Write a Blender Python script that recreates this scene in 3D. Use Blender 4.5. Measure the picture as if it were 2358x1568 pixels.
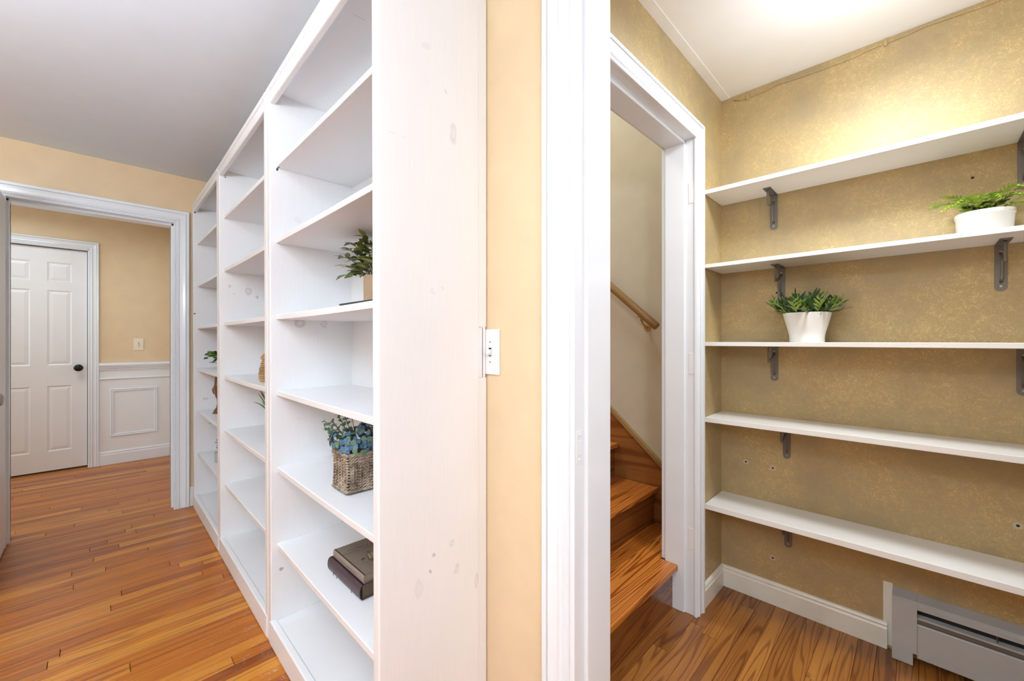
import bpy, bmesh, math, random
from mathutils import Vector, Matrix, noise
random.seed(7)
C = bpy.context.scene.collection
for o in list(bpy.data.objects): bpy.data.objects.remove(o)
sc = bpy.context.scene
R = math.radians
# ------------------------------------------------------------------ camera, world, light, exposure
cam = bpy.data.cameras.new('camera'); co = bpy.data.objects.new('camera', cam); C.objects.link(co)
cam.sensor_width = 36; cam.lens = 950/2358*36; cam.clip_start = 0.02
H = 1.19
co.location = (0, 0, H); co.rotation_euler = (R(90), 0, R(-(90-math.degrees(math.atan(936/950)))))
sc.camera = co
w = bpy.data.worlds.new('world'); sc.world = w; w.use_nodes = True
w.node_tree.nodes['Background'].inputs[0].default_value = (.9, .95, 1, 1)
w.node_tree.nodes['Background'].inputs[1].default_value = .3
sc.view_settings.view_transform = 'Standard'; sc.view_settings.look = 'None'
sc.view_settings.gamma = 1; sc.view_settings.use_curve_mapping = False
sc.view_settings.exposure = 0.4
def lamp(name, loc, rot, size, power, col, spread=180):
    l = bpy.data.lights.new(name, 'AREA'); l.shape = 'RECTANGLE'; l.size, l.size_y = size; l.energy = power; l.color = col
    l.spread = R(spread)
    o = bpy.data.objects.new(name, l); C.objects.link(o); o.location = loc; o.rotation_euler = [R(a) for a in rot]; return o
lamp('window_daylight', (-1.0, -2.0, 1.45), (90, 0, -18), (1.5, 1.3), 18, (.70, .85, 1))
lamp('camera_side_lamp', (-.9, -1.106, 1.9), (74, 0, -50), (.3, .3), 11.5, (.77, .88, 1))
lamp('corridor_ceiling_lamp', (-.4, .1, 2.2), (0, 0, 0), (.3, .3), 5.5, (.88, .94, 1))
lamp('ceiling_fill', (-1.0, .9, 1.7), (180-14, -8, 0), (.6, .6), 56, (.78, .89, 1))  # added uplight, unseen, brightens the corridor ceiling
lamp('ceiling_fill_rear', (-.5, -1.1, 1.7), (180, 0, 0), (.5, .5), 14, (.76, .88, 1))  # second added uplight for the ceiling behind the camera
lamp('pantry_ceiling_lamp', (1.5, .08, 2.25), (0, 0, 0), (.26, .26), 9.5, (.90, .95, 1))
lamp('stair_ceiling_lamp', (1.45, 2.3, 4.2), (0, 0, 0), (.6, .6), 48, (.82, .91, 1))
lamp('hall_ceiling_lamp', (-.5, 4.75, 2.28), (0, 0, 0), (.5, .5), 7, (.82, .91, 1))
lamp('hall_window_daylight', (-2.3, 4.75, 1.4), (0, -90, 0), (1.2, 1.0), 12, (.76, .89, 1))
# glass globe under the pantry lamp (out of the picture) lights the ceiling
l = bpy.data.lights.new('pantry_lamp_bulb', 'POINT'); l.energy = 5.5; l.color = (.86, .93, 1); l.shadow_soft_size = .12
o = bpy.data.objects.new('pantry_lamp_bulb', l); C.objects.link(o); o.location = (1.6, .08, 2.12)

# ------------------------------------------------------------------ materials
def srgb(r, g, b):
    f = lambda c: c/12.92 if c <= .04045 else ((c+.055)/1.055)**2.4
    return (f(r/255), f(g/255), f(b/255), 1)
class NT:
    def __init__(s, name):
        s.m = bpy.data.materials.new(name); s.m.use_nodes = True; s.t = s.m.node_tree; s.n = s.t.nodes; s.l = s.t.links
        s.b = s.n['Principled BSDF']; s.geo = s.n.new('ShaderNodeNewGeometry'); s.tc = s.n.new('ShaderNodeTexCoord')
    def put(s, sock, v):
        if isinstance(v, bpy.types.NodeSocket): s.l.new(v, sock)
        else: sock.default_value = v
    def math(s, op, a, b=0.0, c=None, clamp=False):
        n = s.n.new('ShaderNodeMath'); n.operation = op; n.use_clamp = clamp
        s.put(n.inputs[0], a); s.put(n.inputs[1], b)
        if c is not None: s.put(n.inputs[2], c)
        return n.outputs[0]
    def vm(s, op, a, b=(0, 0, 0)):
        n = s.n.new('ShaderNodeVectorMath'); n.operation = op
        s.put(n.inputs[0], a); s.put(n.inputs[1], b)
        return n.outputs['Value'] if op == 'LENGTH' else n.outputs[0]
    def noise(s, vec, scale=5, det=2, rough=.5, dist=0):
        n = s.n.new('ShaderNodeTexNoise'); s.put(n.inputs['Vector'], vec); n.inputs['Scale'].default_value = scale
        n.inputs['Detail'].default_value = det; n.inputs['Roughness'].default_value = rough; n.inputs['Distortion'].default_value = dist
        return n.outputs[0]
    def mr(s, v, a, b, c=0., d=1.):
        n = s.n.new('ShaderNodeMapRange'); s.put(n.inputs[0], v)
        for i, x in zip((1, 2, 3, 4), (a, b, c, d)): n.inputs[i].default_value = x
        return n.outputs[0]
    def mix(s, f, a, b, mode='MIX'):
        n = s.n.new('ShaderNodeMix'); n.data_type = 'RGBA'; n.blend_type = mode
        s.put(n.inputs[0], f); s.put(n.inputs[6], a); s.put(n.inputs[7], b); return n.outputs[2]
    def bump(s, h, strength=.2, dist=.002):
        n = s.n.new('ShaderNodeBump'); s.put(n.inputs['Height'], h); n.inputs['Strength'].default_value = strength
        n.inputs['Distance'].default_value = dist; s.l.new(n.outputs[0], s.b.inputs['Normal'])
    def set(s, **k):
        for a, v in k.items(): s.put(s.b.inputs[a.replace('_', ' ')], v)
        return s.m
def plain(name, col, rough=.5, metal=0, bump=0, bs=200, var=.0):
    t = NT(name)
    c = srgb(*col)
    if var:
        f = t.noise(t.geo.outputs['Position'], 9, 4)
        c = t.mix(t.mr(f, .35, .65), tuple(x*(1-var) for x in c[:3])+(1,), tuple(min(1, x*(1+var)) for x in c[:3])+(1,))
    if bump: t.bump(t.noise(t.geo.outputs['Position'], bs, 3), bump, .001)
    return t.set(Base_Color=c, Roughness=rough, Metallic=metal)
M = {}
M['wall'] = plain('tan_paint', (232, 207, 168), .45, 0, .12, 160, .025)
M['stairwall'] = plain('beige_gloss_paint', (212, 201, 178), .22, 0, .18, 70, .03)
M['ceiling'] = plain('ceiling_paint', (229, 235, 242), .8, 0, .15, 130, .01)
M['ceiling_gloss'] = plain('pantry_ceiling_paint', (246, 246, 245), .45, 0, .15, 90, .01)
M['trim'] = plain('white_trim_paint', (239, 243, 247), .16, 0, .05, 60, .012)
M['door'] = plain('white_door_paint', (240, 240, 240), .35, 0, .05, 60, .01)
M['shelf'] = plain('white_laminate', (247, 246, 242), .3)
M['pot'] = plain('white_glazed_pot', (246, 244, 238), .28)
M['dark'] = plain('dark_void', (12, 10, 10), .9)
M['black'] = plain('black_metal', (24, 22, 22), .3, .3)
M['steel'] = plain('grey_steel_bracket', (128, 124, 120), .45, .55, .03, 300)
M['screw'] = plain('bright_screw', (190, 186, 180), .3, .9)
M['plate'] = plain('white_plastic', (245, 245, 245), .3)
M['ivory'] = plain('ivory_plastic', (244, 232, 205), .35)
M['heater'] = plain('heater_enamel', (186, 188, 188), .4, 0, .04, 50, .03)
M['heater_in'] = plain('heater_shadow_grey', (84, 86, 88), .6)
M['oldwhite'] = plain('old_yellowed_paint', (240, 238, 226), .3, 0, .2, 40, .04)
M['brass'] = plain('brass', (200, 172, 112), .3, .8)
M['soil'] = plain('dark_soil', (35, 28, 22), .95, 0, .5, 120)

def board_paint():
    t = NT('white_painted_pine'); p = t.geo.outputs['Position']
    g = t.noise(t.vm('MULTIPLY', p, (60, 60, 2.2)), 4, 3)
    big = t.noise(p, 2.3, 2)
    f = t.math('ADD', t.mr(g, .35, .65, 0, .022), t.mr(big, .35, .7, 0, .04))
    # knots showing through the paint: (centre, half sizes, strength, ring)
    K = [((.70, .917, 1.762), (.012, .02, .028), .17, 1), ((.675, .917, 1.865), (.005, .02, .007), .16, 0), ((.61, .917, 1.96), (.013, .02, .01), .06, 0),
         ((.665, .917, 1.333), (.006, .02, .006), .10, 1), ((.63, .917, 1.32), (.007, .02, .009), .08, 1), ((.695, .917, .632), (.008, .02, .01), .17, 1),
         ((.635, .917, .622), (.004, .02, .005), .34, 0), ((.625, .917, .58), (.004, .02, .006), .34, 0), ((.712, .917, .555), (.009, .02, .014), .16, 1),
         ((.59, .917, .55), (.012, .02, .024), .08, 1), ((.785, .917, .49), (.008, .02, .02), .18, 1), ((.56, .917, .28), (.003, .02, .01), .15, 0),
         ((.593, 1.80, 1.262), (.022, .02, .020), .3, 1), ((.69, 1.80, 1.26), (.015, .02, .018), .2, 1), ((.585, 1.80, 1.68), (.012, .02, .012), .08, 1),
         ((.63, 2.765, 1.475), (.018, .03, .022), .26, 1), ((.675, 2.765, 1.443), (.009, .03, .008), .3, 0), ((.562, 2.765, 1.455), (.007, .03, .003), .22, 0), ((.54, 2.765, 1.495), (.01, .03, .01), .2, 0),
         ((.57, 3.665, .77), (.018, .03, .009), .3, 1), ((.60, 3.665, .59), (.015, .03, .007), .25, 0), ((.525, 1.80, .285), (.008, .02, .006), .5, 0),
         ((.507, 3.665, 2.10), (.005, .02, .006), 1.6, 0), ((.505, 3.665, 1.38), (.004, .02, .005), 1.6, 0), ((.52, 2.765, 2.10), (.003, .02, .004), 1.6, 0),
         ((.510, 1.80, 1.865), (.004, .02, .006), 1.4, 0), ((.56, 1.9, 2.13), (.02, .09, .02), .2, 0), ((.70, 1.45, 2.13), (.02, .03, .02), .2, 0)]
    wob = t.vm('SCALE' if False else 'MULTIPLY', t.vm('SUBTRACT', t.n_color if False else p, (0, 0, 0)), (1, 1, 1))
    nz = t.n.new('ShaderNodeTexNoise'); nz.inputs['Scale'].default_value = 45; t.l.new(p, nz.inputs['Vector'])
    off = t.vm('MULTIPLY', t.vm('SUBTRACT', nz.outputs['Color'], (.5, .5, .5)), (.02, .02, .02))
    pw = t.vm('ADD', p, off)
    for c, h, st, ring in K:
        d = t.vm('LENGTH', t.vm('MULTIPLY', t.vm('SUBTRACT', pw, c), tuple(1/x for x in h)))
        a = t.mr(d, .75, 1.15, 1, 0)
        if ring: a = t.math('MULTIPLY', a, t.mr(d, .3, .85, .35, 1))
        f = t.math('MULTIPLY_ADD', a, st, f)
    # hairline scratches and dark cracks in the old paint
    s1 = t.noise(t.vm('MULTIPLY', p, (4, 70, 70)), 1.5, 2)
    s2 = t.noise(p, 9, 2)
    sc_ = t.math('MULTIPLY', t.mr(s1, .74, .77), t.mr(s2, .5, .62))
    f = t.math('MULTIPLY_ADD', sc_, .35, f)
    col = t.mix(t.math('MINIMUM', f, 1), srgb(246, 246, 247), srgb(70, 70, 68))
    t.bump(g, .08, .001)
    return t.set(Base_Color=col, Roughness=.38)
M['pine'] = board_paint()

def gold():
    t = NT('gold_sponged_wallpaper'); p = t.geo.outputs['Position']
    fine = t.noise(p, 150, 4, .8, 2.2)
    cl = t.noise(p, 4.5, 4, .6)
    mid = t.noise(p, 38, 3, .6, 1.5)
    f = t.math('MULTIPLY', t.mr(fine, .51, .56), t.math('MULTIPLY', t.mr(cl, .38, .62, .12, 1), t.mr(mid, .4, .62, .15, 1)))
    base = t.mix(t.mr(cl, .35, .65), srgb(176, 157, 120), srgb(190, 166, 118))
    f2 = f
    col = t.mix(t.math('MULTIPLY', f, .95), base, srgb(238, 210, 150))
    h = t.noise(p, 260, 3)
    # old screw holes with a chipped rim
    dark = None
    for y, z in ((-.236, .573), (.470, .612), (.47, .205), (.58, .618), (.455, 1.405), (-.13, 1.90), (-.135, 1.76), (-.24, .09)):
        d = t.vm('LENGTH', t.vm('SUBTRACT', p, (2.161, y, z)))
        col = t.mix(t.math('MULTIPLY', t.math('LESS_THAN', t.math('ADD', d, t.math('MULTIPLY', mid, .012)), .018 if z < 1 else .0), .6), col, srgb(214, 205, 190))
        col = t.mix(t.math('LESS_THAN', d, .0042), col, srgb(40, 25, 20))
    t.bump(t.math('ADD', h, t.math('MULTIPLY', f, .5)), .15, .001)
    return t.set(Base_Color=col, Roughness=t.mr(f, 0, 1, .5, .38), Metallic=t.mr(f2, 0, 1, .08, .4))
M['gold'] = gold()
M['gold_side'] = M['gold']

def wood(name, ramp, freq, stretch, axis='x', ratio=9, lo=.1, contrast=.5, rough=.28, perobj=True, specks=False, coat=.25, seed=0):
    """long grain along the given axis, cathedral lines from the contours of a stretched noise"""
    t = NT(name); p = t.geo.outputs['Position']
    if perobj:
        oi = t.n.new('ShaderNodeObjectInfo'); rnd = oi.outputs['Random']
    else:
        rnd = seed
    off = t.n.new('ShaderNodeCombineXYZ')
    if perobj:
        t.l.new(t.math('MULTIPLY', rnd, 37.), off.inputs[0]); t.l.new(t.math('MULTIPLY', rnd, 91.), off.inputs[1]); t.l.new(t.math('MULTIPLY', rnd, 53.), off.inputs[2])
    q = t.vm('ADD', p, off.outputs[0])
    i = 'xyz'.index(axis)
    def sv(l, s): v = [s]*3; v[i] = l; return tuple(v)
    cat = t.noise(t.vm('MULTIPLY', q, sv(stretch, stretch*ratio)), 1, 1.5, .5, .25)
    ring = t.math('SINE', t.math('MULTIPLY', cat, freq))
    ring = t.mr(ring, lo, 1, 0, 1)
    fib = t.noise(t.vm('MULTIPLY', q, sv(5, 330)), 1, 3, .6)
    wide = t.noise(t.vm('MULTIPLY', q, sv(1.2, 22)), 1, 2)
    a, b, c, d = [srgb(*x) for x in ramp]
    tone = t.mix(t.mr(wide, .3, .7), a, b)
    if perobj:
        r2 = t.math('FRACT', t.math('MULTIPLY', rnd, 17.3))
        r3 = t.math('FRACT', t.math('MULTIPLY', rnd, 71.9))
        tone = t.mix(t.math('MULTIPLY', t.mr(r2, .5, .9), .85), tone, c)
        tone = t.mix(t.math('MULTIPLY', t.mr(r3, .55, .95), .7), tone, d)
    dk = t.mix(1., tone, srgb(150, 95, 60), 'MULTIPLY')
    col = t.mix(t.math('MULTIPLY', ring, contrast), tone, dk)
    col = t.mix(t.mr(fib, .5, .75, 0, .45), col, dk)
    if specks:
        px_ = t.noise(p, 22, 3, .7); fx = t.noise(p, 160, 3, .7, 1)
        sep = t.n.new('ShaderNodeSeparateXYZ'); t.l.new(p, sep.inputs[0])
        reg = t.math('MULTIPLY', t.mr(sep.outputs[0], .2, .46), t.mr(sep.outputs[1], 2.7, 1.7))
        m = t.math('MULTIPLY', t.math('MULTIPLY', t.mr(px_, .56, .6), t.mr(fx, .58, .62)), reg)
        col = t.mix(m, col, srgb(214, 200, 205))
    t.bump(t.math('MULTIPLY_ADD', ring, -.4, t.math('MULTIPLY', fib, -1)), .08, .001)
    t.set(Base_Color=col, Roughness=rough)
    t.b.inputs['Coat Weight'].default_value = coat; t.b.inputs['Coat Roughness'].default_value = .22
    return t.m
M['plank'] = wood('oak_strip_floor', ((184, 100, 8), (198, 116, 14), (220, 148, 48), (146, 70, 12)), 46, .7, ratio=17, lo=.4, contrast=.5, specks=True, rough=.33, coat=.1)
M['plank2'] = wood('oak_plank_floor', ((150, 92, 36), (164, 104, 42), (182, 122, 56), (130, 76, 30)), 80, .8, ratio=15, lo=.45, contrast=.62, rough=.38)
M['tread'] = wood('fir_tread', ((196, 118, 42), (208, 130, 50), (194, 116, 44), (188, 110, 42)), 210, .32, ratio=28, lo=.1, contrast=.85, rough=.3)
M['riser'] = wood('fir_riser', ((126, 72, 30), (138, 80, 34), (124, 70, 30), (130, 74, 32)), 70, .4, ratio=22, contrast=.5, rough=.2)
M['skirt'] = wood('fir_skirt', ((152, 98, 48), (166, 108, 54), (150, 94, 46), (158, 100, 50)), 60, .4, axis='y', ratio=12, contrast=.5, rough=.3)
M['rail'] = wood('oak_handrail', ((168, 134, 84), (178, 144, 92), (164, 130, 80), (170, 136, 84)), 30, .5, axis='y', ratio=4, contrast=.3, rough=.35)
M['carved'] = wood('carved_wood', ((120, 78, 48), (140, 92, 56), (104, 62, 36), (130, 86, 54)), 60, 3, axis='z', contrast=.5, rough=.2)
M['kraft'] = plain('kraft_pot', (168, 140, 112), .8, 0, .3, 90, .1)
M['slate'] = plain('dark_slate', (52, 46, 48), .5)

def leafmat(name, c1, c2, edge=None, rough=.45, trans=.12):
    t = NT(name); oi = t.n.new('ShaderNodeObjectInfo')
    n = t.noise(t.geo.outputs['Position'], 28, 2)
    f = t.math('ADD', t.math('MULTIPLY', oi.outputs['Random'], .6), t.mr(n, .3, .7, 0, .4))
    col = t.mix(f, srgb(*c1), srgb(*c2))
    t.set(Base_Color=col, Roughness=rough)
    return t.m
M['leaf_a'] = leafmat('leaf_olive', (74, 92, 44), (168, 180, 96))
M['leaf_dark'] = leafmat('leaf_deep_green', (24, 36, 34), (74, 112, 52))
M['leaf_grass'] = leafmat('leaf_bright_green', (56, 92, 38), (166, 200, 92))
M['leaf_fern'] = leafmat('leaf_fern', (110, 150, 30), (196, 214, 84))
M['leaf_blue'] = leafmat('leaf_blue', (46, 82, 120), (112, 152, 186))
M['leaf_euc'] = leafmat('leaf_eucalyptus', (84, 122, 96), (130, 165, 130))
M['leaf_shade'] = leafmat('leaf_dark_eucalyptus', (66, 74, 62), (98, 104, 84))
M['stem'] = plain('brown_stem', (92, 74, 56), .7)
M['stem_dark'] = plain('dark_stem', (44, 44, 48), .6)
def weave(name, a, b):
    t = NT(name); p = t.geo.outputs['Position']
    n = t.noise(t.vm('MULTIPLY', p, (120, 120, 260)), 1, 3, .7); n2 = t.noise(p, 22, 2)
    f = t.math('ADD', t.mr(n, .35, .65, 0, .6), t.mr(n2, .4, .6, 0, .4))
    t.bump(n, .6, .002)
    return t.set(Base_Color=t.mix(f, srgb(*a), srgb(*b)), Roughness=.8)
M['wicker'] = weave('seagrass_weave', (96, 72, 54), (206, 188, 166))
M['rope'] = weave('rope_weave', (150, 112, 70), (206, 170, 124))
M['maroon'] = plain('maroon_leather', (74, 56, 62), .42, 0, .25, 220, .12)
M['gilt'] = plain('worn_gilt', (128, 104, 96), .5)
M['taupe'] = plain('taupe_cloth_cover', (122, 110, 96), .7, 0, .1, 400, .06)
M['taupe_spine'] = plain('faded_spine', (150, 136, 126), .7, 0, .1, 400, .05)
M['ink'] = plain('dark_ink', (60, 50, 42), .7)
M['ink_light'] = plain('faded_ink', (92, 80, 70), .7)
M['tanprint'] = plain('tan_print', (160, 140, 108), .7)
M['page'] = plain('old_page_edge', (150, 134, 112), .85, 0, .3, 500, .08)
M['page_dark'] = plain('brown_page_edge', (92, 76, 56), .7, 0, .4, 600, .1)

# ------------------------------------------------------------------ mesh helpers
def bx(bm, a, b, bev=0, seg=2):
    a, b = [min(x, y) for x, y in zip(a, b)], [max(x, y) for x, y in zip(a, b)]
    vs = [bm.verts.new((x, y, z)) for x in (a[0], b[0]) for y in (a[1], b[1]) for z in (a[2], b[2])]
    fs = [bm.faces.new([vs[i] for i in q]) for q in ((0, 1, 3, 2), (4, 6, 7, 5), (0, 4, 5, 1), (2, 3, 7, 6), (0, 2, 6, 4), (1, 5, 7, 3))]
    if bev:
        es = list({e for f in fs for e in f.edges})
        bmesh.ops.bevel(bm, geom=es, offset=bev, segments=seg, affect='EDGES', profile=.5)
    return bm
def box(a, b, bev=0, seg=2): return bx(bmesh.new(), a, b, bev, seg)
def boxes(l, bev=0):
    bm = bmesh.new()
    for a, b in l: bx(bm, a, b, bev)
    return bm
def finish(bm, smooth):
    bmesh.ops.recalc_face_normals(bm, faces=bm.faces)
    if smooth:
        for f in bm.faces: f.smooth = True
def obj(name, bm, mat, parent=None, smooth=False, local=False, kind=None, label=None):
    finish(bm, smooth)
    if parent is not None and not local:
        off = Vector(parent.location)
        if parent.parent is not None: off = off + Vector(parent.parent.location)
        bmesh.ops.translate(bm, verts=bm.verts, vec=-off)
    me = bpy.data.meshes.new(name); bm.to_mesh(me); bm.free()
    if isinstance(mat, str): mat = M[mat]
    me.materials.append(mat)
    o = bpy.data.objects.new(name, me); C.objects.link(o)
    if parent is not None: o.parent = parent
    if smooth == 'auto': pass
    if kind: o['kind'] = kind
    if label: o['label'] = label
    return o
def struct(name, bm, mat, parent=None, label=None, smooth=False):
    o = obj(name, bm, mat, parent, smooth)
    if parent is None: o['kind'] = 'structure'
    if label: o['label'] = label
    return o
def thing(name, label, cat, loc, rot=0, group=None):
    o = bpy.data.objects.new(name, None); C.objects.link(o); o.empty_display_size = .05
    o.location = loc; o.rotation_euler = (0, 0, rot); o['label'] = label; o['category'] = cat
    if group: o['group'] = group
    return o
def tube(bm, pts, r, n=8, cap=True):
    pts = [Vector(p) for p in pts]; rings = []
    prev = None
    for i, p in enumerate(pts):
        d = (pts[min(i+1, len(pts)-1)]-pts[max(i-1, 0)]).normalized()
        if prev is None:
            u = d.orthogonal().normalized()
        else:
            u = (prev - d*prev.dot(d)); u = u.normalized() if u.length > 1e-6 else d.orthogonal().normalized()
        prev = u; v = d.cross(u)
        rr = r[i] if isinstance(r, (list, tuple)) else r
        rings.append([bm.verts.new(p+(u*math.cos(2*math.pi*k/n)+v*math.sin(2*math.pi*k/n))*rr) for k in range(n)])
    for a, b in zip(rings, rings[1:]):
        for k in range(n): bm.faces.new((a[k], a[(k+1) % n], b[(k+1) % n], b[k]))
    if cap:
        bm.faces.new(rings[0]); bm.faces.new(rings[-1])
    return bm
def lathe(bm, prof, c, n=40, cap=False):
    rings = []
    for r, z in prof:
        rings.append([bm.verts.new((c[0]+r*math.cos(2*math.pi*k/n), c[1]+r*math.sin(2*math.pi*k/n), c[2]+z)) for k in range(n)])
    for a, b in zip(rings, rings[1:]):
        for k in range(n): bm.faces.new((a[k], a[(k+1) % n], b[(k+1) % n], b[k]))
    if cap: bm.faces.new(rings[0]); bm.faces.new(rings[-1])
    return bm
def disc(bm, c, n, r, h=.002, seg=20):
    n = Vector(n).normalized(); u = n.orthogonal().normalized(); v = n.cross(u); c = Vector(c)
    a = [bm.verts.new(c+(u*math.cos(2*math.pi*k/seg)+v*math.sin(2*math.pi*k/seg))*r) for k in range(seg)]
    b = [bm.verts.new(c+n*h+(u*math.cos(2*math.pi*k/seg)+v*math.sin(2*math.pi*k/seg))*r*.85) for k in range(seg)]
    for k in range(seg): bm.faces.new((a[k], a[(k+1) % seg], b[(k+1) % seg], b[k]))
    bm.faces.new(a); bm.faces.new(b); return bm
def extr(prof, a, b, out, up=(0, 0, 1), cut=(0, 0)):
    """profile [(out, up)] swept from a to b; cut = extra length per unit of out at each end (mitre)"""
    a, b, out, up = Vector(a), Vector(b), Vector(out), Vector(up); bm = bmesh.new(); d = (b-a).normalized()
    r1 = [bm.verts.new(a+out*h+up*z+d*(cut[0]*h)) for h, z in prof]; r2 = [bm.verts.new(b+out*h+up*z+d*(cut[1]*h)) for h, z in prof]
    n = len(prof)
    for k in range(n): bm.faces.new((r1[k], r1[(k+1) % n], r2[(k+1) % n], r2[k]))
    bm.faces.new(r1); bm.faces.new(r2); return bm
CAS = [(0, 0), (0, .009), (.003, .012), (.007, .012), (.010, .008), (.014, .008), (.016, .014), (.021, .0175), (.027, .017), (.030, .011), (.045, .0135), (.058, .0165), (.0605, .018), (.061, .013), (.0625, .013), (.063, .021), (.076, .022), (.080, .018), (.080, 0)]
def casing(name, org, ax, nrm, a0, a1, zt, width=.08, z0=0, mat='trim', sides='LTR', label=None):
    """mitred door casing on a wall plane: org + ax*a + z, raised along nrm; inner edges a0,a1,zt"""
    org, ax, nrm = Vector(org), Vector(ax), Vector(nrm); bm = bmesh.new(); s = width/.08
    rows = []
    for p, h in CAS:
        p *= s
        pts = []
        if 'L' in sides: pts += [(a0-p, z0)]
        pts += [(a0-p, zt+p), (a1+p, zt+p)]
        if 'R' in sides: pts += [(a1+p, z0)]
        rows.append([bm.verts.new(org+ax*x+nrm*h+Vector((0, 0, z))) for x, z in pts])
    for a, b in zip(rows, rows[1:]):
        for k in range(len(a)-1): bm.faces.new((a[k], a[k+1], b[k+1], b[k]))
    return struct(name, bm, mat)
def wallbox(name, l, mat): return struct(name, boxes(l), mat)
def text_mesh(s, size, font=None, shear=0, squeeze=1):
    cu = bpy.data.curves.new('t', 'FONT'); cu.body = s; cu.size = size; cu.shear = shear; cu.align_x = 'CENTER'; cu.align_y = 'CENTER'; cu.resolution_u = 2
    o = bpy.data.objects.new('t', cu); C.objects.link(o)
    bpy.context.view_layer.update()
    me = bpy.data.meshes.new_from_object(o.evaluated_get(bpy.context.evaluated_depsgraph_get()))
    bm = bmesh.new(); bm.from_mesh(me); bpy.data.objects.remove(o); bpy.data.curves.remove(cu); bpy.data.meshes.remove(me)
    bmesh.ops.scale(bm, vec=(squeeze, 1, 1), verts=bm.verts)
    return bm

# ------------------------------------------------------------------ the room
ZC = 2.357
XW = .83      # corridor right wall (bookcases stand against it)
XP = .955     # pantry side of it
YB = 3.74     # corridor end wall
YP = .6875    # pantry wall with the stair doorway
XS = 2.161    # shelf wall
ZP = 2.363
DO0, DO1, DOZ = -.25, .613, 2.19      # opening corridor -> pantry (Y range, head)
wallbox('wall_right', [((XW, DO1, 0), (XP, 4.0-.2, ZC)), ((XW, DO0, DOZ), (XP, DO1, ZC)), ((XW, -2.2, 0), (XP, DO0, ZC))], 'wall')
wallbox('wall_back', [((.41, YB, 0), (XW, YB+.19, ZC)), ((-.37, YB, 2.035), (.41, YB+.19, ZC)), ((-2.2, YB, 0), (-.37, YB+.19, ZC))], 'wall')
wallbox('wall_left', [((-2.3, -2.2, 0), (-2.2, YB+.19, ZC))], 'wall')
wallbox('wall_front', [((-2.3, -2.3, 0), (2.3, -2.2, ZC))], 'wall')
wallbox('ceiling', [((-2.5, -2.3, ZC), (XP, 5.75, ZC+.1))], 'ceiling')
wallbox('wall_hall_back', [((-.02, 5.55, 0), (.72, 5.70, ZC)), ((-.665, 5.55, 2.05), (-.02, 5.70, ZC)), ((-2.4, 5.55, 0), (-.665, 5.70, ZC))], 'wall')
wallbox('wall_hall_right', [((.585, YB+.19, 0), (.72, 5.55, ZC))], 'wall')
wallbox('wall_hall_left', [((-2.5, YB+.19, 0), (-2.4, 5.7, ZC))], 'wall')
# pantry
wallbox('wall_pantry_left', [((XP, YP, 0), (1.052, YP+.125, ZP)), ((1.052, YP, 2.075), (1.833, YP+.125, ZP)), ((1.833, YP, 0), (XS, YP+.125, ZP))], 'gold')
wallbox('wall_pantry_back', [((XS, -2.2, 0), (XS+.1, YP+.125, 4.6))], 'gold')
struct('wallpaper_seam_strip', box((XS-.0012, YP-.03, .1), (XS+.001, YP, ZP)), 'gold')
wallbox('ceiling_pantry', [((XP, -2.2, ZP), (XS+.1, YP+.125, ZP+.1))], 'ceiling_gloss')
struct('trim_1', box((XP, YP-.038, ZP-.0025), (XS, YP, ZP+.001), .0008), 'ceiling_gloss', label='flat taped strip along the ceiling edge')
# stairwell
wallbox('wall_stair_right', [((XS+.006, YP+.125, 0), (XS+.1, 4.6, 4.6))], 'stairwall')
wallbox('wall_stair_left', [((.85, YP+.125, ZP), (.98, 4.6, 4.6)), ((.958, YP+.125, 0), (.98, 4.6, ZP))], 'stairwall')
wallbox('wall_stair_back', [((.85, 4.6, 0), (XS+.1, 4.7, 4.6))], 'stairwall')
wallbox('wall_stair_front', [((.98, YP+.125, ZP), (XS+.006, YP+.14, 4.6))], 'stairwall')
wallbox('ceiling_stair', [((.85, YP+.12, 4.6), (XS+.1, 4.7, 4.7))], 'ceiling')

# ---- floors, plank by plank
def planks(parent, x0, x1, y0, y1, wd, lens, mat, seed, keep=None):
    rng = random.Random(seed); far = bmesh.new(); n = 0
    y = y1; rows = []
    while y > y0:
        x = x0 - rng.random()*lens[1]
        while x < x1:
            L = rng.uniform(*lens); a, b = max(x, x0), min(x+L, x1)
            if b-a > .02: rows.append((a, b, max(y-wd, y0), y))
            x += L
        y -= wd
    for a, b, c, d in rows:
        show = keep(a, b, c, d)
        z = rng.uniform(-.0003, .0003)
        if show == 1:
            bm = box((a+.0009, c+.0005, -.018), (b-.0009, d-.0005, z)); 
            top = [e for e in bm.edges if all(v.co.z > -.01 for v in e.verts)]
            bmesh.ops.bevel(bm, geom=top, offset=.0007, segments=1, affect='EDGES')
            obj('plank', bm, mat, parent); n += 1
        elif show == 2: bx(far, (a+.0009, c+.0005, -.018), (b-.0009, d-.0005, z))
    if len(far.verts): obj('planks', far, mat, parent, kind='stuff')
    else: far.free()
    return n
f1 = struct('floor', box((-2.5, -2.3, -.06), (XP, 5.75, -.019)), 'dark')
def keep1(a, b, c, d):
    # in view: left of the bookcase fronts, right of the picture's left edge
    if d < .9 or b < -.12*d-.05: return 2
    if a > .56 and c < YB: return 2
    return 1 if d > .95 and c < 5.56 else 2
n1 = planks(f1, -2.4, .95, -2.2, 5.62, .0572, (.55, 1.9), 'plank', 11, keep1)
f2 = struct('floor_pantry', box((XP, -2.2, -.06), (XS+.1, .83, -.019)), 'dark')
n2 = planks(f2, .87, XS, -2.2, .80, .0572, (.4, 1.2), 'plank2', 5, lambda a, b, c, d: 1 if d > -.3 else 2)
print('planks', n1, n2)

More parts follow.
